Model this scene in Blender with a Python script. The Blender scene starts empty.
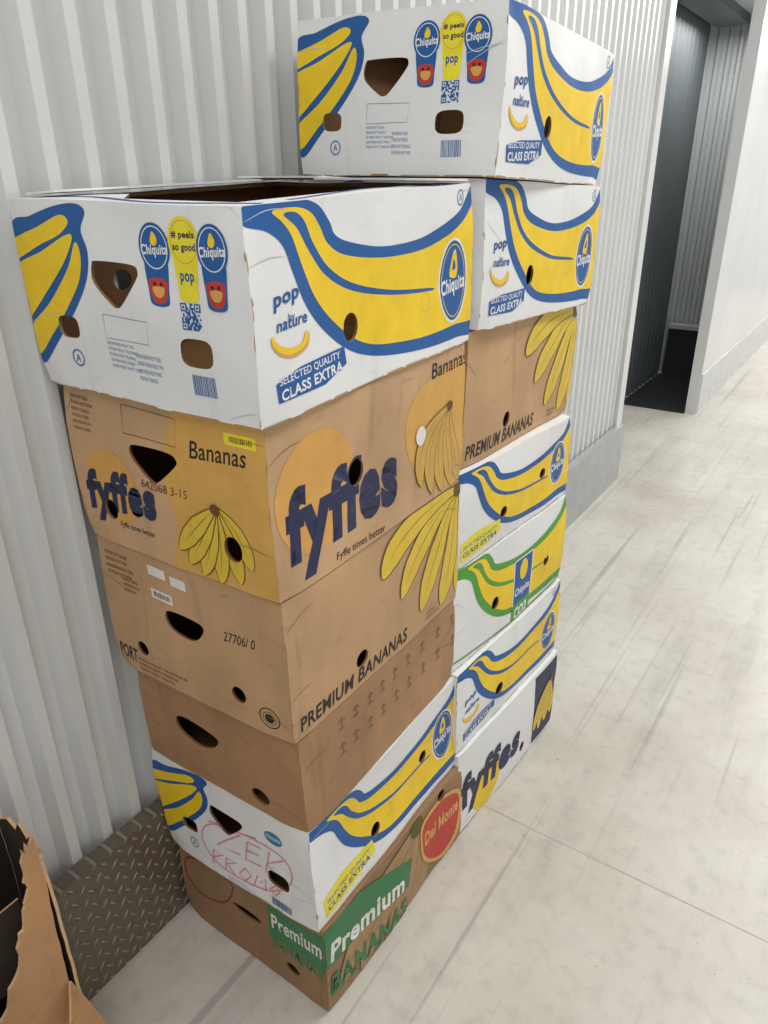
import bpy, bmesh, random
import numpy as np
from math import *
from mathutils import Vector, Matrix, noise as mnoise
from mathutils.geometry import delaunay_2d_cdt
random.seed(4)
sc=bpy.context.scene
try:
    sc.view_settings.view_transform='Standard'
except Exception: pass

# ------------------------------------------------------------ materials
def lin(h):
    h=h.lstrip('#'); o=[]
    for i in (0,2,4):
        c=int(h[i:i+2],16)/255
        o.append(c/12.92 if c<=0.04045 else ((c+0.055)/1.055)**2.4)
    return o
MATS={}
def mat(name,hexc,rough=.6,var=.06,scale=14,bump=0.0,bscale=300,stretch=(1,1,1),metal=0,spec=.4,dark=None,scuff=0.0):
    if name in MATS: return MATS[name]
    m=bpy.data.materials.new(name); m.use_nodes=True; nt=m.node_tree; N=nt.nodes; Lk=nt.links
    b=N['Principled BSDF']; c=lin(hexc)
    tc=N.new('ShaderNodeTexCoord'); mp=N.new('ShaderNodeMapping'); mp.inputs['Scale'].default_value=stretch
    Lk.new(tc.outputs['Object'],mp.inputs['Vector'])
    n=N.new('ShaderNodeTexNoise'); n.inputs['Scale'].default_value=scale; n.inputs['Detail'].default_value=5
    Lk.new(mp.outputs[0],n.inputs['Vector'])
    r=N.new('ShaderNodeValToRGB'); r.color_ramp.elements[0].position=.3; r.color_ramp.elements[1].position=.7
    lo=[max(0,x*(1-var*2)) for x in c]; hi=[min(1,x*(1+var)) for x in c]
    if dark: lo=lin(dark)
    r.color_ramp.elements[0].color=(*lo,1); r.color_ramp.elements[1].color=(*hi,1)
    Lk.new(n.outputs['Fac'],r.inputs['Fac']); col=r.outputs['Color']
    if scuff>0:
        for k,(sx,sy,sz,s0) in enumerate(((1,1,.12,34),(.5,.5,1.6,40),(1,1,1,7))):
            m2=N.new('ShaderNodeMapping'); m2.inputs['Scale'].default_value=(sx,sy,sz); m2.inputs['Rotation'].default_value=(.2*k,.35-.3*k,0)
            Lk.new(tc.outputs['Object'],m2.inputs['Vector'])
            n3=N.new('ShaderNodeTexNoise'); n3.inputs['Scale'].default_value=s0; n3.inputs['Detail'].default_value=4
            Lk.new(m2.outputs[0],n3.inputs['Vector'])
            r3=N.new('ShaderNodeValToRGB'); r3.color_ramp.elements[0].position=.30 if k<2 else .32; r3.color_ramp.elements[1].position=.38 if k<2 else .55
            v=1-scuff*(1 if k<2 else .8); r3.color_ramp.elements[0].color=(v,v,v,1); r3.color_ramp.elements[1].color=(1,1,1,1)
            Lk.new(n3.outputs['Fac'],r3.inputs['Fac'])
            mx=N.new('ShaderNodeMixRGB'); mx.blend_type='MULTIPLY'; mx.inputs[0].default_value=1
            Lk.new(col,mx.inputs[1]); Lk.new(r3.outputs['Color'],mx.inputs[2]); col=mx.outputs[0]
    Lk.new(col,b.inputs['Base Color'])
    b.inputs['Roughness'].default_value=rough; b.inputs['Metallic'].default_value=metal
    b.inputs['Specular IOR Level'].default_value=spec
    if bump>0:
        n2=N.new('ShaderNodeTexNoise'); n2.inputs['Scale'].default_value=bscale; n2.inputs['Detail'].default_value=3
        Lk.new(mp.outputs[0],n2.inputs['Vector'])
        bp=N.new('ShaderNodeBump'); bp.inputs['Strength'].default_value=bump; bp.inputs['Distance'].default_value=.004
        Lk.new(n2.outputs['Fac'],bp.inputs['Height']); Lk.new(bp.outputs[0],b.inputs['Normal'])
    MATS[name]=m; return m
def cardboard(name,hexc,var=.08):
    return mat(name,hexc,rough=.62,var=var,scale=9,bump=.5,bscale=16,stretch=(1,1,.45),spec=.35,scuff=.14)
INK=dict(
 blue='#1F5A9A',yellow='#EFC926',white='#E6E6E4',navy='#262D4E',orange='#D8A254',black='#262320',
 red='#BC3C30',green='#4F9A3A',dgreen='#3A7A4C',brown='#6B4526',olive='#5A5218',banana='#DAB93E',
 pink='#DE829A',lemon='#EBDA30',grey='#75604A',gold='#D3A354',label='#E6E3DC',mustard='#C8A250',tan='#A6845A',
 teal='#2C7F9C',dred='#7E3226',bluegrey='#6A88B0',kraft='#B08D62',fold='#8E6D49',foldw='#C2C2BF')
def ink(k): return mat('ink_'+k,INK[k],rough=.5,var=.04,scale=25,spec=.35,bump=.3,bscale=12,scuff=.06)

# ------------------------------------------------------------ 2D helpers
def cr(pts,n=8,closed=True):
    out=[];L=len(pts)
    for i in range(L if closed else L-1):
        if closed: p=[pts[(i+k-1)%L] for k in range(4)]
        else: p=[pts[min(max(i+k-1,0),L-1)] for k in range(4)]
        for j in range(n):
            t=j/n
            out.append(tuple(.5*((2*p[1][a])+(-p[0][a]+p[2][a])*t+(2*p[0][a]-5*p[1][a]+4*p[2][a]-p[3][a])*t*t+(-p[0][a]+3*p[1][a]-3*p[2][a]+p[3][a])*t**3) for a in (0,1)))
    if not closed: out.append(tuple(pts[-1]))
    return out
def inpoly(p,poly):
    x,y=p;c=False;j=len(poly)-1
    for i in range(len(poly)):
        xi,yi=poly[i];xj,yj=poly[j]
        if (yi>y)!=(yj>y) and x<(xj-xi)*(y-yi)/(yj-yi)+xi: c=not c
        j=i
    return c
def bb(P): xs=[p[0] for p in P];ys=[p[1] for p in P];return min(xs),min(ys),max(xs),max(ys)
def sub(loop,g):
    out=[]
    for i in range(len(loop)):
        a,b=loop[i],loop[(i+1)%len(loop)];n=max(1,ceil(hypot(b[0]-a[0],b[1]-a[1])/g-1e-6))
        for k in range(n): out.append((a[0]+(b[0]-a[0])*k/n,a[1]+(b[1]-a[1])*k/n))
    return out
def clip(poly,holes,g=.0105,pre=False):
    """triangulate poly minus holes with a fine interior grid -> list of 2D triangles"""
    b=bb(poly);H=[]
    for h in holes:
        k=bb(h)
        if k[0]<b[2] and k[2]>b[0] and k[1]<b[3] and k[3]>b[1]: H.append(h)
    big=max(b[2]-b[0],b[3]-b[1])>g*1.3
    if not H and len(poly)==3 and not big: return [poly]
    if not pre: poly=sub(poly,g)
    V=[];E=[]
    for loop in [poly]+H:
        s=len(V);V+=[Vector(p) for p in loop];E+=[(s+i,s+(i+1)%len(loop)) for i in range(len(loop))]
    if big:
        for i in range(int(b[0]/g)-1,int(b[2]/g)+2):
            for j in range(int(b[1]/g)-1,int(b[3]/g)+2):
                p=(i*g+.00037,j*g+.00041)
                if b[0]<p[0]<b[2] and b[1]<p[1]<b[3] and inpoly(p,poly) and not any(inpoly(p,h) for h in H): V.append(Vector(p))
    r=delaunay_2d_cdt(V,E,[],0,1e-7)
    out=[]
    for f in r[2]:
        T=[tuple(r[0][i]) for i in f]
        c=(sum(t[0] for t in T)/len(T),sum(t[1] for t in T)/len(T))
        if inpoly(c,poly) and not any(inpoly(c,h) for h in H):
            a=(T[1][0]-T[0][0])*(T[2][1]-T[0][1])-(T[1][1]-T[0][1])*(T[2][0]-T[0][0])
            out.append(T if a>0 else T[::-1])
    return out
def homog(src,dst):
    A=[];B=[]
    for (x,y),(u,v) in zip(src,dst):
        A.append([x,y,1,0,0,0,-u*x,-u*y]);B.append(u)
        A.append([0,0,0,x,y,1,-v*x,-v*y]);B.append(v)
    h=np.linalg.solve(np.array(A,float),np.array(B,float));return np.append(h,1).reshape(3,3)
TXT={}
def textmesh(s,bold):
    if (s,bold) in TXT: return TXT[(s,bold)]
    cu=bpy.data.curves.new('t','FONT');cu.body=s;cu.resolution_u=3;cu.offset=bold;cu.space_character=1+bold*2.5
    ob=bpy.data.objects.new('t',cu);bpy.context.collection.objects.link(ob)
    dg=bpy.context.evaluated_depsgraph_get();dg.update()
    me=bpy.data.meshes.new_from_object(ob.evaluated_get(dg))
    me.calc_loop_triangles()
    V=[(v.co.x,v.co.y) for v in me.vertices];T=[tuple(t.vertices) for t in me.loop_triangles]
    bpy.data.objects.remove(ob);bpy.data.meshes.remove(me)
    x0,y0,x1,y1=bb(V)
    V=[((x-x0)/(x1-x0),(y-y0)/(y1-y0)) for x,y in V]
    TXT[(s,bold)]=(V,T);return V,T

class Art:
    """flat printed artwork of one carton face, in metres on the face.
    q = measured outline of the rectified face (TL,TR,BR,BL)."""
    def __init__(s,q,L,H):
        s.L=L;s.H=H;s.M=homog(q,[(0,H),(L,H),(L,0),(0,0)]);s.items=[];s.holes=[];s.boxes=[]
    def m(s,p):
        v=s.M@np.array([p[0],p[1],1.0]);return (float(v[0]/v[2]),float(v[1]/v[2]))
    def cl(s,p): return (min(max(p[0],0.0),s.L),min(max(p[1],0.0),s.H))
    def add(s,poly,col): s.addm([poly],col)
    def addm(s,polys,col):
        polys=[[s.cl(p) for p in q] for q in polys]
        if not polys: return
        b=bb([p for q in polys for p in q]);ly=1
        for (k,l) in s.boxes:
            if k[0]<b[2]+.001 and k[2]>b[0]-.001 and k[1]<b[3]+.001 and k[3]>b[1]-.001: ly=max(ly,l+1)
        s.boxes.append((b,ly));s.items.append((polys,col,ly))
    def poly(s,pts,col,smooth=True): 
        P=[s.m(p) for p in pts];s.add(cr(P) if smooth else P,col)
    def strokem(s,P,w,col,taper=False):
        Q=[];n=len(P)
        for i in range(n):
            a=P[max(i-1,0)];b=P[min(i+1,n-1)];dx,dy=b[0]-a[0],b[1]-a[1];l=hypot(dx,dy) or 1e-9
            ww=w/2*(sin(pi*(i+.3)/(n-.4)) if taper else 1)
            nx,ny=-dy/l*ww,dx/l*ww;Q.append(((P[i][0]+nx,P[i][1]+ny),(P[i][0]-nx,P[i][1]-ny)))
        s.addm([[Q[i][1],Q[i+1][1],Q[i+1][0],Q[i][0]] for i in range(n-1)],col)
    def stroke(s,pts,w,col,smooth=True,taper=False,closed=False):
        P=[s.m(p) for p in pts]
        if smooth: P=cr(P,6,closed)
        if closed: P=P+[P[0]]
        s.strokem(P,w,col,taper)
    def disc(s,c,rx,ry,col,rot=0,n=28):
        x,y=s.m(c);s.add([(x+rx*cos(t)*cos(rot)-ry*sin(t)*sin(rot),y+rx*cos(t)*sin(rot)+ry*sin(t)*cos(rot)) for t in [2*pi*i/n for i in range(n)]],col)
    def ring(s,c,r,w,col,n=24):
        x,y=s.m(c);s.strokem([(x+r*cos(2*pi*i/n),y+r*sin(2*pi*i/n)) for i in range(n+1)],w,col)
    def text(s,t,bl,br,tl,col,bold=0.0):
        o=np.array(s.m(bl));X=np.array(s.m(br))-o;Y=np.array(s.m(tl))-o
        s.textm(t,o,X,Y,col,bold)
    def textm(s,t,o,X,Y,col,bold=0):
        V,T=textmesh(t,bold);P=[tuple(float(k) for k in (np.array(o)+X*v[0]+Y*v[1])) for v in V]
        s.addm([[P[i] for i in tr] for tr in T],col)
    def tc(s,t,c,w,h,col,bold=0,rot=0):
        x,y=s.m(c);X=np.array([cos(rot),sin(rot)])*w;Y=np.array([-sin(rot),cos(rot)])*h
        s.textm(t,np.array([x,y])-X/2-Y/2,X,Y,col,bold)
    def rect(s,c,w,h,col):
        x,y=s.m(c);s.add([(x-w/2,y-h/2),(x+w/2,y-h/2),(x+w/2,y+h/2),(x-w/2,y+h/2)],col)
    def finger(s,a,c,b,w,col,line,e=.0022):
        A,C,B=map(s.m,(a,c,b));n=16
        P=[((1-t)**2*A[0]+2*t*(1-t)*C[0]+t*t*B[0],(1-t)**2*A[1]+2*t*(1-t)*C[1]+t*t*B[1]) for t in [i/n for i in range(n+1)]]
        def shape(ex):
            Lh=[];Rh=[]
            for i in range(n+1):
                a_=P[max(i-1,0)];b_=P[min(i+1,n)];dx,dy=b_[0]-a_[0],b_[1]-a_[1];l=hypot(dx,dy) or 1e-9
                t=i/n
                prof=min(1,.22+1.5*t) if t<.5 else min(1,.16+((1-t)/.3)**.6) 
                ww=w/2*prof+ex
                Lh.append((P[i][0]-dy/l*ww,P[i][1]+dx/l*ww));Rh.append((P[i][0]+dy/l*ww,P[i][1]-dx/l*ww))
            return Lh+Rh[::-1]
        s.add(shape(e),line);s.add(shape(0),col)
        s.strokem(P[2:-2],e*.6,line,True)
    def bunch(s,stem,fs,w,col,line,e):
        """hand of bananas drawn back to front"""
        for c,t in fs: s.finger(stem,c,t,w,col,line,e)
        s.disc(stem,w*.32,w*.3,line)
    def hole(s,pts,smooth=True):
        P=[s.m(p) for p in pts];s.holes.append(cr(P,4) if smooth else P)
    def hround(s,c,rx,ry,n=18,p=1.0):
        x,y=s.m(c);s.holes.append([(x+rx*copysign(abs(cos(t))**p,cos(t)),y+ry*copysign(abs(sin(t))**p,sin(t))) for t in [2*pi*i/n for i in range(n)]])
    def lines(s,c,w,h,n,col,t='EUROPE FRESH FRUIT TRADING BV'):
        x,y=s.m(c);lh=h/n
        for i in range(n):
            ww=w*random.uniform(.6,1);k=random.randint(0,6)
            s.textm(t[k:k+22],(x-w/2,y+h/2-lh*(i+.75)),np.array([ww,0]),np.array([0,lh*.55]),col)
    def barcode(s,c,w,h,col='blue'):
        x,y=s.m(c);P=[];k=x-w/2
        while k<x+w/2:
            t=random.choice([.0008,.0012,.0018]);P.append([(k,y-h/2),(k+t,y-h/2),(k+t,y+h/2),(k,y+h/2)]);k+=t+random.choice([.001,.0014])
        s.addm(P,col)
    def qr(s,c,w,col='blue'):
        x,y=s.m(c);n=13;P=[];q=w/n
        for i in range(n):
            for j in range(n):
                if random.random()<.5: P.append([(x-w/2+i*q,y-w/2+j*q),(x-w/2+i*q+q,y-w/2+j*q),(x-w/2+i*q+q,y-w/2+j*q+q),(x-w/2+i*q,y-w/2+j*q+q)])
        s.addm(P,col)
        for dx,dy in ((-1,1),(1,1),(-1,-1)):
            cx,cy=x+dx*(w/2-q*2),y+dy*(w/2-q*2)
            for r,cc in ((2,col),(1.2,'white'),(.7,col)):
                s.add([(cx-q*r,cy-q*r),(cx+q*r,cy-q*r),(cx+q*r,cy+q*r),(cx-q*r,cy+q*r)],cc)
    def wear(s,col='kraft',fold='foldw'):
        # bare kraft showing at the cut lower edge, scuffed corners, fold creases
        if fold=='foldw':
            x=0
            while x<s.L-.01:
                w=random.uniform(.02,.09);h=random.choice([.0015,.002,.003])
                s.add([(x,0),(min(x+w,s.L),0),(min(x+w-.006,s.L),h),(x+.005,h)],col);x+=w+random.choice([0,0,.02])
        for _ in range(5):
            y=random.uniform(0,s.H-.03);h=random.uniform(.006,.03);w=random.choice([.0015,.0025])
            e=random.choice([0,s.L]);q=w if e==0 else -w
            s.add([(e,y),(e+q,y+h*.3),(e+q*.8,y+h*.7),(e,y+h)],col)
        for _ in range(3):
            e=random.choice([0,1]);y=random.choice([.02,.08,s.H-.06,s.H-.02])+random.uniform(-.01,.01);l=random.uniform(.03,.09)
            sg=1 if e==0 else -1;x0=e*s.L;dy=random.uniform(-.04,.04)
            s.strokem(cr([(x0,y),(x0+sg*l*.5,y+dy*.6+.004),(x0+sg*l,y+dy)],4,False),.0011,fold,True)

# ------------------------------------------------------------ artwork designs
def a_mark(a,c,r=.011,col='blue'):
    a.ring(c,r,.0018,col);a.tc('A',c,r*.85,r*.95,col)
def oval(a,c,r=.040,ry=.062):
    a.disc(c,r+.004,ry+.004,'white');a.disc(c,r,ry,'blue');x,y=a.m(c)
    n=28;a.strokem([(x+(r-.005)*cos(2*pi*i/n),y+(ry-.006)*sin(2*pi*i/n)) for i in range(n+1)],.0016,'yellow')
    a.add(cr([(x-.012,y+.014),(x-.002,y+.044),(x+.006,y+.046),(x+.012,y+.022),(x+.009,y+.006),(x-.006,y+.006)],5),'yellow')
    a.add(cr([(x-.003,y+.018),(x+.001,y+.034),(x+.006,y+.020)],5),'blue')
    a.textm('Chiquita',(x-r*.9,y-.026),np.array([r*1.8,.006]),np.array([-.001,.030]),'white',.03)
def chq_side(variant='pop'):
    a=Art([(240,209),(476,178),(470,335),(262,430)],.53,.25)
    out='green' if variant=='green' else 'blue'
    a.poly([(241,209),(262,206),(285,203),(305,200),(320,206),(331,222),(338,236),(356,243),(385,246),(418,237),(443,222),(461,206),(480,180),(480,240),(480,318),(455,333),(425,345),(395,353),(368,354),(345,346),(322,326),(305,302),(293,274),(283,248),(266,234),(241,228)],out)
    a.poly([(272,213),(296,208),(312,213),(322,228),(330,244),(348,255),(385,257),(420,248),(447,233),(464,217),(482,194),(482,240),(480,305),(452,321),(425,333),(397,341),(372,343),(352,335),(332,317),(316,295),(304,268),(293,238),(283,224)],'yellow')
    a.poly([(284,216),(296,213),(306,222),(316,245),(332,268),(356,283),(392,289),(432,284),(432,287),(392,294),(354,290),(328,275),(311,252),(298,229)],out)
    if variant=='pop':
        a.text('pop',(272,315),(299,303),(272,299),'blue',.03);a.tc('by',(291,318),.013,.011,'blue')
        a.text('nature',(275,334),(308,322),(275,323),'blue',.02)
        a.poly([(270,337),(277,345),(290,348),(302,342),(306,331),(310,334),(307,347),(293,357),(279,356),(270,347)],'gold')
        a.poly([(270,337),(277,345),(290,348),(302,342),(306,331),(309,334),(305,345),(292,354),(279,353),(270,344)],'yellow')
        a.poly([(275,384),(300,366),(345,345),(347,362),(325,383),(278,403)],'blue',False)
        a.text('SELECTED QUALITY',(279,387),(341,358),(278,378),'white',.01)
        a.text('CLASS EXTRA',(281,401),(343,369),(280,390),'white',.03)
        a.hround((352,326),.016,.019);a.ring((427,299),.014,.001,'gold')
        a_mark(a,(462,193))
        oval(a,(454,277))
    elif variant=='class':
        a.poly([(268,372),(300,350),(346,338),(350,362),(325,386),(276,412)],'lemon',False)
        a.text('SELECTED QUALITY',(276,386),(342,357),(275,376),'blue',.01)
        a.text('CLASS EXTRA',(278,402),(343,370),(277,390),'blue',.03)
        a.hround((352,326),.015,.016);a.hround((425,275),.014,.015)
        oval(a,(452,266));a_mark(a,(250,217),.009)
    else:
        a.rect((398,300),.09,.135,'white');a.rect((398,300),.082,.128,'blue');a.tc('Chiquita',(398,318),.072,.028,'white',.03)
        a.disc((398,278),.018,.028,'yellow')
        a.rect((398,358),.09,.06,'green');a.tc('CO2',(398,357),.065,.034,'white',.04)
        a.hround((345,320),.015,.016);a.hround((440,285),.013,.014)
        a.stroke([(262,412),(330,392),(400,366),(470,330)],.004,'green')
    a.wear();return a
def chq_end(variant='pop'):
    a=Art([(6,197),(240,209),(262,430),(44,382)],.41,.25)
    a.poly([(9,224),(30,215),(55,206),(76,204),(86,212),(82,230),(89,252),(88,278),(76,308),(58,338),(42,362),(30,340),(15,290)],'blue')
    a.poly([(9,240),(38,226),(60,215),(69,222),(60,234),(40,244),(12,258)],'yellow')
    a.poly([(14,266),(42,250),(66,235),(73,238),(64,262),(45,292),(24,320),(18,300)],'yellow')
    a.poly([(28,328),(50,300),(68,268),(76,242),(82,256),(80,280),(68,306),(52,332),(38,352)],'yellow')
    a.hole([(93,263),(99,260),(132,263),(139,270),(137,280),(125,303),(119,307),(112,302),(95,282)])
    a.hround((68,326),.021,.015,20,.6);a.hround((197,352),.027,.018,20,.6)
    if variant=='pop':
        for c,k in (((154,246),0),((182,241),1),((211,250),0)):
            x,y=a.m(c)
            a.add(cr([(x-.017,y),(x+.017,y),(x+.016,y-.05),(x+.012,y-.066),(x-.012,y-.066),(x-.016,y-.05)],4),'blue' if not k else 'lemon')
            if not k:
                a.add(cr([(x-.013,y-.036),(x+.013,y-.036),(x+.013,y-.052),(x+.007,y-.063),(x-.007,y-.063),(x-.013,y-.052)],4),'red')
                a.add(cr([(x-.009,y-.045),(x+.009,y-.045),(x+.005,y-.056),(x-.005,y-.056)],4),'orange')
                for q in (-.005,.005): a.add([(x+q+.0025*cos(t),y-.041+.0025*sin(t)) for t in [i*pi/4 for i in range(8)]],'black')
            a.disc(c,.0245,.0275,'blue' if not k else 'lemon')
            n=24;a.strokem([(x+.0205*cos(2*pi*i/n),y+.0235*sin(2*pi*i/n)) for i in range(n+1)],.0012,'white' if not k else 'gold')
            if k:
                a.textm('# peels',(x-.018,y+.002),np.array([.036,0]),np.array([0,.010]),'navy',.03)
                a.textm('so good',(x-.018,y-.012),np.array([.036,0]),np.array([0,.011]),'navy',.03)
                a.textm('pop',(x-.011,y-.048),np.array([.022,0]),np.array([0,.014]),'blue',.03)
            else:
                a.add(cr([(x-.005,y+.008),(x,y+.018),(x+.006,y+.01),(x+.003,y+.003),(x-.003,y+.003)],4),'yellow')
                a.textm('Chiquita',(x-.021,y-.012),np.array([.042,.002]),np.array([0,.015]),'white',.03)
        a.qr((191,315),.032)
        a.stroke([(104,313),(149,320),(150,343),(107,337),(104,313)],.0008,'bluegrey',False)
        a.lines((125,356),.06,.038,5,'bluegrey');a.lines((152,368),.05,.04,4,'bluegrey')
        a.barcode((205,385),.038,.026)
    else:
        a.stroke([(92,300),(150,285),(205,300),(215,345),(180,385),(120,380),(88,345),(96,304),(160,280)],.0028,'pink')
        # marker scrawl: three big letters and a second line
        for st_ in ([(108,300),(138,292),(108,338),(140,336)],[(168,298),(148,298),(148,340),(170,338)],[(149,318),(166,316)],[(180,296),(178,346)],[(202,302),(179,324),(203,352)],
                    [(106,380),(104,352),(118,354),(106,366)],[(124,382),(122,356),(136,358),(124,368),(137,383)],[(148,360),(142,376),(152,384),(158,370),(148,360)],[(164,386),(166,362),(172,374),(178,362),(180,388)],[(194,364),(186,378),(194,388),(201,374),(194,364)]):
            a.stroke(st_,.0030,'pink',False)
        a.disc((185,262),.022,.016,'teal');a.tc('Chiquita',(185,262),.036,.012,'white',.02)
        a.barcode((205,402),.05,.02);a.lines((150,400),.08,.02,3,'bluegrey')
    a_mark(a,(77,357))
    a.wear();return a
def fy_word(a,bl,br,tl,col='navy'): a.text('fyffes',bl,br,tl,col,.055)
def fy_side():
    a=Art([(264,431),(467,342),(462,478),(280,606)],.52,.255)
    a.disc((318,492),.088,.088,'orange')
    a.poly([(418,395),(440,375),(469,365),(469,475),(440,485),(415,470),(408,430)],'gold')
    a.text('Bananas',(434,380),(468,362),(434,364),'black',.01)
    fy_word(a,(289,590),(398,519),(285,494))
    a.text('Fyffe times better',(336,562),(384,533),(336,552),'black')
    a.bunch((451,405),(((452,450),(459,478)),((443,450),(451,484)),((432,448),(441,490)),((424,446),(431,493)),((416,440),(421,487))),.030,'mustard','brown',.0016)
    a.hround((357,474),.019,.021);
    a.disc((423,437),.015,.017,'label')
    a.wear('tan','fold');return a
def fy_end():
    a=Art([(57,384),(264,431),(280,606),(90,529)],.41,.255)
    a.poly([(167,409),(264,431),(280,606),(172,563),(176,520),(160,470)],'gold',False)
    a.disc((112,486),.06,.06,'orange')
    a.lines((82,415),.06,.06,6,'brown');a.stroke([(119,406),(171,419),(173,447),(122,434),(119,406)],.001,'brown',False)
    a.text('Bananas',(187,458),(246,470),(187,440),'black',.01)
    a.rect((239,443),.055,.016,'lemon');a.barcode((240,443),.04,.008,'black')
    fy_word(a,(91,514),(158,531),(84,466))
    a.text('Fyffe times better',(120,525),(155,537),(119,518),'black')
    a.text('642068 3-15',(142,486),(186,499),(141,478),'brown')
    a.bunch((213,510),(((240,530),(251,572)),((232,545),(240,584)),((222,545),(220,582)),((212,540),(203,572)),((206,530),(190,560)),((200,520),(180,545))),.028,'banana','brown',.0018)
    a.hole([(128,449),(134,446),(165,453),(174,461),(172,468),(158,482),(150,480),(132,460)])
    a.hround((110,507),.015,.017);a.hround((232,550),.017,.02)
    a.wear('tan','fold');return a
def pr_side():
    a=Art([(280,607),(462,480),(455,600),(297,745)],.515,.26)
    a.bunch((459,488),(((464,560),(455,592)),((450,560),(440,606)),((434,550),(420,612)),((418,538),(399,600)),((402,522),(380,580))),.052,'banana','olive',.0026)
    a.text('PREMIUM BANANAS',(303,733),(405,641),(302,718),'black',.022)
    a.lines((432,612),.05,.02,2,'brown')
    a.hround((360,659),.015,.017)
    a.wear('tan','fold');return a
def pr_end():
    a=Art([(88,536),(280,607),(297,745),(125,660)],.41,.26)
    a.lines((115,568),.07,.05,4,'brown');a.lines((130,590),.05,.03,3,'brown')
    a.rect((152,575),.04,.018,'label');a.rect((174,586),.035,.018,'label');a.rect((159,599),.05,.018,'label')
    a.barcode((159,599),.04,.01,'black')
    a.text('27706/ 0',(222,642),(253,652),(222,633),'black')
    a.text('PORT',(124,652),(141,661),(122,640),'black',.02);a.lines((165,672),.12,.03,3,'brown')
    a.ring((272,717),.02,.002,'black');a.ring((272,717),.013,.001,'black');a.disc((272,717),.009,.009,'black')
    a.hole([(163,617),(168,613),(194,624),(202,632),(197,641),(187,641),(170,630)])
    a.hround((145,648),.013,.014);a.hround((240,694),.016,.015)
    a.wear('tan','fold');return a
def pl_side():
    a=Art([(295,745),(455,602),(455,675),(312,830)],.50,.2)
    for r,(p,q) in enumerate((((343,722),(452,622)),((346,746),(453,642)))):
        for i in range(9):
            t=i/8;c=(p[0]+(q[0]-p[0])*t,p[1]+(q[1]-p[1])*t);x,y=a.m(c)
            a.strokem([(x,y-.012),(x,y+.012)],.003,'grey')
            a.strokem([(x-.008,y+.003),(x,y+.012),(x+.008,y+.003)],.003,'grey');a.strokem([(x-.008,y-.011),(x+.008,y-.011)],.003,'grey')
    a.wear('tan','fold');return a
def pl_end():
    a=Art([(135,668),(295,745),(312,830),(152,752)],.39,.2)
    a.hole([(180,722),(186,719),(214,735),(223,743),(219,749),(206,748),(188,735)]);a.hround((266,794),.022,.016)
    a.wear('tan','fold');return a
def dm_side():
    a=Art([(318,937),(461,757),(462,842),(335,1010)],.505,.225)
    a.bunch((410,830),(((425,865),(408,938)),((405,880),(386,958)),((385,890),(362,972)),((365,905),(344,985))),.075,'tan','olive',.0022)
    a.poly([(318,939),(352,896),(405,862),(403,893),(370,924),(325,973)],'dgreen',False)
    a.text('Premium',(329,966),(398,898),(327,946),'label',.03)
    a.text('BANANAS',(335,995),(404,922),(332,977),'dgreen',.03)
    a.poly([(414,838),(420,818),(438,795),(457,788),(461,812),(456,842),(440,868),(420,868)],'gold')
    a.poly([(416,838),(422,820),(439,799),(455,793),(458,812),(453,840),(439,864),(422,864)],'red')
    a.text('Del Monte',(420,852),(456,812),(419,837),'gold',.03)
    a.hround((436,795),.014,.013)
    a.wear('tan','fold');return a
def dm_end():
    a=Art([(175,845),(318,937),(335,1010),(190,905)],.40,.225)
    a.stroke([(186,862),(205,868),(228,888),(222,903),(200,893),(186,875)],.004,'dred',closed=True)
    a.poly([(262,904),(318,940),(327,975),(266,934)],'dgreen',False)
    a.text('Premium',(268,928),(320,960),(266,914),'label',.02);a.text('BANANAS',(270,944),(324,980),(268,934),'dgreen',.03)
    a.hround((243,913),.04,.011);a.hround((292,967),.018,.012)
    a.wear('tan','fold');return a
def fw_side():
    a=Art([(460,748),(556,648),(554,724),(465,828)],.52,.255)
    a.disc((490,776),.065,.075,'yellow')
    fy_word(a,(468,812),(519,756),(466,770))
    a.poly([(533,676),(556,652),(554,722),(534,744)],'navy',False)
    a.bunch((550,676),(((552,695),(552,712)),((547,702),(546,720)),((541,705),(540,728)),((537,705),(535,730))),.034,'banana','brown',.0016)
    a.hround((523,745),.013,.015)
    a.wear();return a
def blank(L,H,holes=()):
    a=Art([(0,1),(1,1),(1,0),(0,0)],L,H)
    for x,y,rx,ry in holes: a.hround((x,y),rx,ry)
    return a

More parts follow.
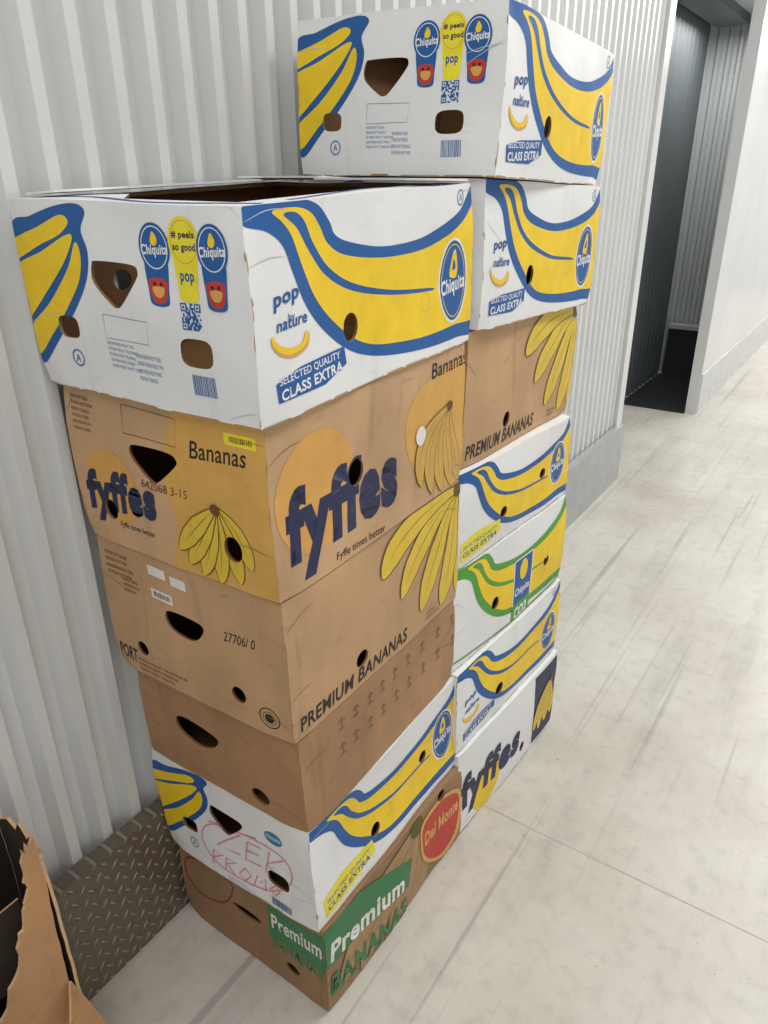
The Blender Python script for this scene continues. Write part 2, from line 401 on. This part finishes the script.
# ------------------------------------------------------------ mesh builder
class MB:
    def __init__(s): s.v=[];s.f=[];s.m=[];s.mats=[];s.warp=None
    def mi(s,m):
        if m not in s.mats: s.mats.append(m)
        return s.mats.index(m)
    def face(s,P,m):
        k=len(s.v);s.v+=[tuple(s.warp(Vector(p))) if s.warp else tuple(p) for p in P];s.f.append(tuple(range(k,k+len(P))));s.m.append(s.mi(m))
    def hexa(s,B,T,m):
        q=list(B)+list(T);c=sum((Vector(p) for p in q),Vector())/8
        for idx in ((0,3,2,1),(4,5,6,7),(0,1,5,4),(1,2,6,5),(2,3,7,6),(3,0,4,7)):
            P=[Vector(q[i]) for i in idx];n=(P[1]-P[0]).cross(P[2]-P[0])
            if n.dot(P[0]-c)<0:P=P[::-1]
            s.face(P,m)
    def box(s,a,b,m):
        x0,y0,z0=a;x1,y1,z1=b
        s.hexa([(x0,y0,z0),(x1,y0,z0),(x1,y1,z0),(x0,y1,z0)],[(x0,y0,z1),(x1,y0,z1),(x1,y1,z1),(x0,y1,z1)],m)
    def obj(s,name,smooth=False):
        me=bpy.data.meshes.new(name);me.from_pydata(s.v,[],s.f)
        for m in s.mats: me.materials.append(m)
        me.polygons.foreach_set('material_index',s.m);me.update()
        if smooth:
            bm=bmesh.new();bm.from_mesh(me);bmesh.ops.remove_doubles(bm,verts=bm.verts,dist=3e-6);bm.to_mesh(me);bm.free()
            me.polygons.foreach_set('use_smooth',[True]*len(me.polygons))
            try: me.set_sharp_from_angle(angle=radians(30))
            except Exception: pass
        o=bpy.data.objects.new(name,me);bpy.context.collection.objects.link(o);return o

def panel(mb,P00,P10,P11,P01,art,outer,inner,bulge=0,t=.004):
    P00,P10,P11,P01=map(Vector,(P00,P10,P11,P01))
    n=(P10-P00).cross(P01-P00).normalized()
    ph=random.uniform(0,6)
    def P(u,v,o=0):
        e=max(0.0,4*u*(1-u)*4*v*(1-v))
        return (P00*(1-u)*(1-v)+P10*u*(1-v)+P11*u*v+P01*(1-u)*v)+n*(o+bulge*e+.0014*e*sin(9*u+ph)*cos(5*v+ph))
    L,H=art.L,art.H
    H_=art.holes
    NU=36
    rect=[(L*i/NU,0) for i in range(NU)]+[(L,H*i/NU) for i in range(NU)]+[(L-L*i/NU,H) for i in range(NU)]+[(0,H-H*i/NU) for i in range(NU)]
    for T in clip(rect,H_,pre=True):
        mb.face([P(x/L,y/H) for x,y in T],outer)
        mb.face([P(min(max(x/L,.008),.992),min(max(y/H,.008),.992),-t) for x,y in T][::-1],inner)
    for h in H_:
        for i in range(len(h)):
            a,b=h[i],h[(i+1)%len(h)]
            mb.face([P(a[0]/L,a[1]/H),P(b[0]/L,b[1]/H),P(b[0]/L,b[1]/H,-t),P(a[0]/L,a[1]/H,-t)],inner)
    for polys,col,ly in art.items:
        m=ink(col);o=.0003+.00013*ly
        for q in polys:
            for T in clip(q,H_):
                a=(T[1][0]-T[0][0])*(T[2][1]-T[0][1])-(T[1][1]-T[0][1])*(T[2][0]-T[0][0])
                if a<0:T=T[::-1]
                mb.face([P(x/L,y/H,o) for x,y in T],m)

FIT=[(-592,613,18,252,543,419,-7,29),(-601,629,6,259,524,409,-10,22),(-602,638,4,264,513,408,1,19),(-597,650,12,196,503,383,17,7),(-592,653,5,245,518,391,23,9),(-583,661,-14,223,506,394,17,13),
(-576,1177,20,244,526,404,-25,-40),(-599,1179,-36,250,520,400,-6,-37),(-615,1168,-29,261,513,400,-5,-34),(-608,1145,-62,208,516,400,-2,-4),(-606,1145,-72,246,520,400,1,-3),(-589,1145,-52,224,520,400,1,1),(-579,1147,-57,256,520,400,7,1)]
def cornerset(i,z):
    x,y,a,H,L,W,sx,sy=[q/1000 for q in FIT[i]]
    e=Vector((cos(a),sin(a),0));g=Vector((-sin(a),cos(a),0));bf=Vector((x,y,0))
    bl=bf-e*W;br=bf+g*L;b4=bl+g*L
    sh=(-e*sx-g*sy)*H
    dz=[-sx*W/2-sy*L/2,sx*W/2-sy*L/2,sx*W/2+sy*L/2,-sx*W/2+sy*L/2]
    B=[q+Vector((0,0,z+d)) for q,d in zip((bl,bf,br,b4),dz)]
    T=[q+sh+Vector((0,0,z+H+d)) for q,d in zip((bl,bf,br,b4),dz)]
    return B,T
CS={}
for seq in ([5,4,3,2,1,0],[12,11,10,9,8,7,6]):
    z=0
    for i in seq: CS[i]=cornerset(i,z);z+=FIT[i][3]/1000
    for k in range(4): CS[seq[0]][0][k].z=0.003
    for lo,hi in zip(seq[:-1],seq[1:]):
        for k in range(4):
            zz=(CS[lo][1][k].z+CS[hi][0][k].z)/2
            CS[lo][1][k].z=zz-.0012;CS[hi][0][k].z=zz+.0012
wcard=mat('white_printed_card','#E4E4E2',rough=.45,var=.025,scale=5,bump=.5,bscale=9,spec=.35,scuff=.05)
inner=cardboard('carton_inside','#7E5B38')  # kraft brown darkened, shade inside the boxes put into the colour
browns={k:cardboard('kraft_'+k,h) for k,h in dict(warm='#C6A078',mid='#BF9971',plain='#A67F5B',dark='#957453').items()}
SPEC={0:(chq_end(),chq_side(),wcard),1:(fy_end(),fy_side(),browns['warm']),2:(pr_end(),pr_side(),browns['mid']),3:(pl_end(),pl_side(),browns['plain']),
4:(chq_end('zek'),chq_side('class'),wcard),5:(dm_end(),dm_side(),browns['dark']),
6:(chq_end(),chq_side(),wcard),7:(chq_end(),chq_side(),wcard),8:(pr_end(),pr_side(),browns['mid']),9:(chq_end('zek'),chq_side('class'),wcard),
10:(chq_end(),chq_side('green'),wcard),11:(chq_end(),chq_side(),wcard),12:(blank(.4,.25,[(.5,.6,.05,.02)]),fw_side(),wcard)}
def make_warp(i,B,T):
    seed=Vector((i*3.7,i*1.3,0));cen=sum(B+T,Vector())/8
    cr_=[]
    for c in (B[1],T[1],B[2],T[2],B[0],T[0]):
        cr_.append((c.copy(),random.uniform(.002,.010),random.uniform(.04,.075)))
    def w(p):
        d=mnoise.noise_vector((p+seed)*5.5)*.0050+mnoise.noise_vector((p+seed)*13)*.0013
        dz=mnoise.noise(p*6)*.003
        q=p+Vector((d.x,d.y,dz))
        for c,a,r in cr_:
            l=(p-c).length
            if l<r:
                v=(cen-c);v.z*=.25;q+=v.normalized()*a*(1-l/r)**1.5
        return q
    return w
for i in range(13):
    B,T=CS[i];en,si,om=SPEC[i];mb=MB();mb.warp=make_warp(i,B,T)
    panel(mb,B[0],B[1],T[1],T[0],en,om,inner,random.uniform(-.004,.002))
    panel(mb,B[1],B[2],T[2],T[1],si,om,inner,random.choice([-.003,.004,.006,.005]))
    hb=[(.5,.65,.045,.02),(.12,.25,.015,.015),(.85,.25,.015,.015)]
    panel(mb,B[2],B[3],T[3],T[2],blank(.4,.25,hb),om,inner)
    panel(mb,B[3],B[0],T[0],T[3],blank(.52,.25,[(.3,.5,.016,.016),(.7,.5,.016,.016)]),om,inner)
    panel(mb,B[3],B[2],B[1],B[0],blank(.4,.52,[(.5,.5,.03,.1)]),om,inner)
    top=Art([(0,1),(1,1),(1,0),(0,0)],.4,.52)
    if i==0:
        top.hole([(.13,.88),(.88,.89),(.87,.10),(.40,.10),(.12,.30)],False)
        top.stroke([(.02,.96),(.3,.92),(.6,.95),(.97,.91)],.010,'blue')
        top.stroke([(.94,.8),(.90,.5),(.95,.2)],.010,'blue')
        top.stroke([(.05,.05),(.3,.09),(.6,.04),(.98,.08)],.014,'blue')
        top.stroke([(.06,.85),(.03,.6),(.08,.3)],.012,'blue')
    else: top.hole([(.16,.24),(.84,.22),(.85,.78),(.17,.80)],False)
    panel(mb,T[0],T[1],T[2],T[3],top,om,inner)
    if i==0:
        def tp(u,v,h=0):
            q=T[0]*(1-u)*(1-v)+T[1]*u*(1-v)+T[2]*u*v+T[3]*(1-u)*v
            return (q[0],q[1],q[2]+h)
        # folded flaps on the far edge and wall side, lifted a little
        for (u0,v0,u1,v1,h0,h1) in ((.45,.78,.995,.99,.008,.003),(.02,.80,.47,.99,.010,.003)):
            A=[tp(u0,v0,h0),tp(u1,v0,h0),tp(u1,v1,h1),tp(u0,v1,h1)]
            mb.hexa(A,[(p[0],p[1],p[2]+.003) for p in A],om)
        A=[tp(.005,.05,.003),tp(.16,.05,.006),tp(.15,.95,.006),tp(.005,.95,.003)]
        mb.hexa(A,[(p[0],p[1],p[2]+.003) for p in A],om)
    mb.obj('banana_box',True)

# ------------------------------------------------------------ room
wallm=mat('white_painted_steel','#D0D1CF',rough=.24,var=.03,scale=2.5,spec=.6)
greym=mat('grey_painted_steel','#B4B9BA',rough=.4,var=.04,scale=2)
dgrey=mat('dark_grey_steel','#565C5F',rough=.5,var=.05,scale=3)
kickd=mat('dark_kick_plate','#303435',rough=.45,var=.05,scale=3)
def corr(mb,p0,axis,length,z0,z1,nrm,m,period=.068,depth=.022):
    prof=[];s=0
    while s<length:
        for ds,d in ((0,0),(.020,0),(.032,1),(.056,1)):
            prof.append((min(s+ds,length),d*depth))
        s+=period
    for (a,da),(b,db) in zip(prof[:-1],prof[1:]):
        if b-a<1e-6: continue
        A=(p0[0]+axis[0]*a-nrm[0]*da,p0[1]+axis[1]*a-nrm[1]*da);Bq=(p0[0]+axis[0]*b-nrm[0]*db,p0[1]+axis[1]*b-nrm[1]*db)
        mb.face([(*A,z0),(*Bq,z0),(*Bq,z1),(*A,z1)],m)
w=MB()
corr(w,(-1.024,-1.5),(0,1),5.07,.0,2.9,(1,0),wallm,depth=.027)
w.box((-1.10,-1.5,0),(-1.055,3.65,2.9),wallm)
w.box((-1.06,3.57,0),(-1.010,3.65,2.9),wallm)
w.obj('wall_left')
w=MB();w.box((-.985,5.03,0),(-.92,12,2.9),wallm);w.obj('wall_left_far')
kickw=mat('pale_kick_plate','#C9CBCA',rough=.35)
w=MB();w.box((-.92,5.05,0),(-.913,12,.26),kickw);w.obj('baseboard_left_far')
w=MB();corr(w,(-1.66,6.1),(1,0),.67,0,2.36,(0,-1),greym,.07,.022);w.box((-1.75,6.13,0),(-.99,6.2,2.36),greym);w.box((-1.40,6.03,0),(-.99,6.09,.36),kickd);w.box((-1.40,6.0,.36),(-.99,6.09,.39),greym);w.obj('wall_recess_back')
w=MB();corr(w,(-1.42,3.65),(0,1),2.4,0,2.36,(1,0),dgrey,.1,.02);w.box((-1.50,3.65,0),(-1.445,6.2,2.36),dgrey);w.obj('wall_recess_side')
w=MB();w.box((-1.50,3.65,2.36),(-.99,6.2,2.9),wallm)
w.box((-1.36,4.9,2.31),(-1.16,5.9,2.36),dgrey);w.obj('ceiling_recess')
# floor
fm=bpy.data.materials.new('worn_concrete');fm.use_nodes=True;nt=fm.node_tree;N=nt.nodes;Lk=nt.links;b=N['Principled BSDF']
b.inputs['Specular IOR Level'].default_value=.5
tc=N.new('ShaderNodeTexCoord')
def noise(scale,stretch=(1,1,1),det=6,rot=0,rg=.65):
    mp=N.new('ShaderNodeMapping');mp.inputs['Scale'].default_value=stretch;mp.inputs['Rotation'].default_value=(0,0,rot);Lk.new(tc.outputs['Object'],mp.inputs['Vector'])
    n=N.new('ShaderNodeTexNoise');n.inputs['Scale'].default_value=scale;n.inputs['Detail'].default_value=det;n.inputs['Roughness'].default_value=rg;Lk.new(mp.outputs[0],n.inputs['Vector']);return n.outputs['Fac']
def ramp(src,stops):
    r=N.new('ShaderNodeValToRGB');e=r.color_ramp.elements
    while len(e)<len(stops): e.new(.5)
    for k,(p,c) in enumerate(stops): e[k].position=p;e[k].color=(*(lin(c) if isinstance(c,str) else (c,c,c)),1)
    Lk.new(src,r.inputs['Fac']);return r.outputs['Color']
def mix(a,bq,f,mode='MULTIPLY'):
    m=N.new('ShaderNodeMixRGB');m.blend_type=mode;m.inputs[0].default_value=f
    Lk.new(a,m.inputs[1]);Lk.new(bq,m.inputs[2]);return m.outputs[0]
base=ramp(noise(1.3),[(.3,'#B0A99D'),(.5,'#C1BCB2'),(.7,'#CDC9C2')])
fine=ramp(noise(22,det=8),[(.35,.85),(.5,1.0),(.62,1.0)])
st=ramp(noise(6,(1.2,.10,1),6,.05),[(.34,.82),(.48,1.0),(.6,1.0)])
st2=ramp(noise(30,(1.0,.018,1),2,-.06,.5),[(.30,.55),(.37,1.0),(.6,1.0)])
st3=ramp(noise(26,(1.0,.016,1),2,.20,.5),[(.29,.62),(.35,1.0),(.6,1.0)])
sp=ramp(noise(70,det=2),[(.25,.4),(.29,1.0),(.6,1.0)])
c=mix(base,fine,.8);c=mix(c,st,.8);c=mix(c,st2,.6);c=mix(c,st3,.5);c=mix(c,sp,.7)
Lk.new(c,b.inputs['Base Color'])
rr=ramp(noise(4),[(.3,.30),(.7,.42)]);Lk.new(rr,b.inputs['Roughness'])
bp=N.new('ShaderNodeBump');bp.inputs['Strength'].default_value=.08;bp.inputs['Distance'].default_value=.004;Lk.new(noise(30),bp.inputs['Height']);Lk.new(bp.outputs[0],b.inputs['Normal'])
joint=mat('floor_joint','#B0ABA1',rough=.5,scale=30,var=.15)
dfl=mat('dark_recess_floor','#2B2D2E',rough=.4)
w=MB();w.box((-1.75,-1.5,-.1),(3.5,12,0),fm)
for y in (3.66,1.28): w.face([(-.98,y,.0006),(3.5,y,.0006),(3.5,y+.0014,.0006),(-.98,y+.0014,.0006)],joint)
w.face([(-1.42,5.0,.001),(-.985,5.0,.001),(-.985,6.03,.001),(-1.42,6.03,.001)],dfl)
w.obj('floor')
# diamond plate kick board
km=bpy.data.materials.new('diamond_tread_plate');km.use_nodes=True;nt=km.node_tree;N=nt.nodes;Lk=nt.links;b=N['Principled BSDF']
b.inputs['Metallic'].default_value=.6;b.inputs['Roughness'].default_value=.42
tc=N.new('ShaderNodeTexCoord');sx=N.new('ShaderNodeSeparateXYZ');Lk.new(tc.outputs['Object'],sx.inputs[0])
def M(op,a,bq=None):
    n=N.new('ShaderNodeMath');n.operation=op
    for k,v in enumerate((a,bq)):
        if v is None: continue
        if isinstance(v,(int,float)): n.inputs[k].default_value=v
        else: Lk.new(v,n.inputs[k])
    return n.outputs[0]
S=1/.025
p=M('MULTIPLY',M('ADD',sx.outputs['Y'],sx.outputs['Z']),S*.7071);q=M('MULTIPLY',M('SUBTRACT',sx.outputs['Y'],sx.outputs['Z']),S*.7071)
lx=M('SUBTRACT',M('FRACT',M('ADD',p,100)),.5);ly=M('SUBTRACT',M('FRACT',M('ADD',q,100)),.5)
par=M('MODULO',M('ADD',M('FLOOR',M('ADD',p,100)),M('FLOOR',M('ADD',q,100))),2)
def ell(a,bq): return M('ADD',M('POWER',M('ABSOLUTE',M('DIVIDE',a,.46)),2),M('POWER',M('ABSOLUTE',M('DIVIDE',bq,.17)),2))
d=M('ADD',M('MULTIPLY',ell(lx,ly),par),M('MULTIPLY',ell(ly,lx),M('SUBTRACT',1,par)))
h=M('MAXIMUM',M('SUBTRACT',1,d),0)
bp=N.new('ShaderNodeBump');bp.inputs['Strength'].default_value=1;bp.inputs['Distance'].default_value=.004;Lk.new(h,bp.inputs['Height']);Lk.new(bp.outputs[0],b.inputs['Normal'])
r=N.new('ShaderNodeValToRGB');r.color_ramp.elements[0].color=(*lin('#7C7164'),1);r.color_ramp.elements[1].color=(*lin('#A39A8C'),1);r.color_ramp.elements[1].position=.5
Lk.new(h,r.inputs['Fac']);Lk.new(r.outputs[0],b.inputs['Base Color'])
smk=mat('plain_kick_plate','#A8ABAC',rough=.35,metal=.2)
w=MB();w.box((-1.02,-1.5,0),(-.988,1.7,.30),km);w.box((-1.02,1.7,0),(-.988,3.64,.30),smk);w.obj('baseboard_left')

# ------------------------------------------------------------ torn carton (front left)
tb=MB();kt=cardboard('kraft_torn','#BE9064');ko=cardboard('kraft_edge','#D4AE82')
def crum(p):
    d=mnoise.noise_vector(p*8)*.006+mnoise.noise_vector(p*30)*.0015
    k=min(1,max(0,(p.z-.02)/.15));return p+Vector((d.x*.9,d.y,d.z*.5))*k
tb.warp=crum
def sheet(P,off,mo,mi_,me):
    """thin torn sheet: P = outline in 3D (planar); meshed finely so it can crumple"""
    off=Vector(off);F=[Vector(p) for p in P]
    o=F[0];ex=(F[1]-F[0]).normalized();n=None
    for k in range(2,len(F)):
        n=ex.cross(F[k]-o)
        if n.length>1e-4: break
    n.normalize();ey=n.cross(ex)
    Q=[((p-o).dot(ex),(p-o).dot(ey)) for p in F]
    for t in clip(Q,[],.012):
        R=[o+ex*x+ey*y for x,y in t]
        tb.face(R,mo);tb.face([p+off for p in R][::-1],mi_)
    L=sub(Q,.012)
    for i in range(len(L)):
        a=o+ex*L[i][0]+ey*L[i][1];c=L[(i+1)%len(L)];c=o+ex*c[0]+ey*c[1];tb.face([a,c,c+off,a+off],me)
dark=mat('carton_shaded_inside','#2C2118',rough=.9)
X=-.87
def jag(pts,amp):
    out=[]
    for (a,b) in zip(pts[:-1],pts[1:]):
        n=5
        for k in range(n):
            t=k/n;out.append((X,a[0]+(b[0]-a[0])*t+random.uniform(-amp,amp)*.5,a[1]+(b[1]-a[1])*t+random.uniform(-amp,amp)))
    out.append((X,*pts[-1]));return out
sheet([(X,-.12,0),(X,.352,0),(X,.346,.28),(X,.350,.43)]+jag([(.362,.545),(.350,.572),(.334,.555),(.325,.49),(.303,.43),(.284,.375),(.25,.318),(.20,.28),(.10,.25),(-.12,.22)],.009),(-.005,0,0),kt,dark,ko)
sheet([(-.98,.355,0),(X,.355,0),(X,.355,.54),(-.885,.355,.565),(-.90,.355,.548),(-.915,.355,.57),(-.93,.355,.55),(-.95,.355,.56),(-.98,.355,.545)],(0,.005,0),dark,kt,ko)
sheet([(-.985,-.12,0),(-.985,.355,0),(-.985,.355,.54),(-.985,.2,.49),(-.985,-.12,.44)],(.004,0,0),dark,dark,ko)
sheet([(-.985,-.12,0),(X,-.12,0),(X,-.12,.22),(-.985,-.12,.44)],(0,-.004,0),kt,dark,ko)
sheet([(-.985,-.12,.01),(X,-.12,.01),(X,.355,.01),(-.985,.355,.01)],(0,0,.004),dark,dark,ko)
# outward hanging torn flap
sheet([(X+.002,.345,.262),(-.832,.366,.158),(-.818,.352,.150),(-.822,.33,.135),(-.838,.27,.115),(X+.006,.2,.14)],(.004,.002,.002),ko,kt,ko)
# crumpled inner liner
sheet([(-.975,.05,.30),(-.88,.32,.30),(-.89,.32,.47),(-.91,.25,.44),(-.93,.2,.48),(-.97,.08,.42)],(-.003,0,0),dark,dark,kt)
tb.obj('torn_cardboard_box',True)

# ------------------------------------------------------------ light
wd=bpy.data.worlds.new('World');sc.world=wd;wd.use_nodes=True
bg=wd.node_tree.nodes['Background'];bg.inputs[0].default_value=(.98,.99,1,1);bg.inputs[1].default_value=.64
def area(name,loc,sx_,sy_,e,rot=(0,0,0),col=(1,.985,.955)):
    l=bpy.data.lights.new(name,'AREA');l.shape='RECTANGLE';l.size=sx_;l.size_y=sy_;l.energy=e;l.color=col
    o=bpy.data.objects.new(name,l);o.location=loc;o.rotation_euler=rot;bpy.context.collection.objects.link(o)
for k,y in enumerate((-.3,2.3,4.9,7.5,10)): area('ceiling_light',(.25,y,2.85),.6,1.6,(22,31,44,62,80)[k])
area('recess_fill',(-1.22,5.4,2.29),.15,.7,9)  # added fill lamp, brightens the otherwise black recess
# ------------------------------------------------------------ camera
ps,th,ro=radians(34.175),radians(24.701),radians(-.484)
fw=Vector((-sin(ps)*cos(th),cos(ps)*cos(th),-sin(th)));r0=Vector((cos(ps),sin(ps),0));u0=r0.cross(fw)
r=r0*cos(ro)+u0*sin(ro);u=-r0*sin(ro)+u0*cos(ro)
cd=bpy.data.cameras.new('camera');cd.sensor_fit='HORIZONTAL';cd.sensor_width=36;cd.lens=733.6/768*36;cd.clip_start=.02
co=bpy.data.objects.new('camera',cd);bpy.context.collection.objects.link(co)
co.matrix_world=Matrix(((r.x,u.x,-fw.x,0),(r.y,u.y,-fw.y,0),(r.z,u.z,-fw.z,1.4582),(0,0,0,1)))
sc.camera=co
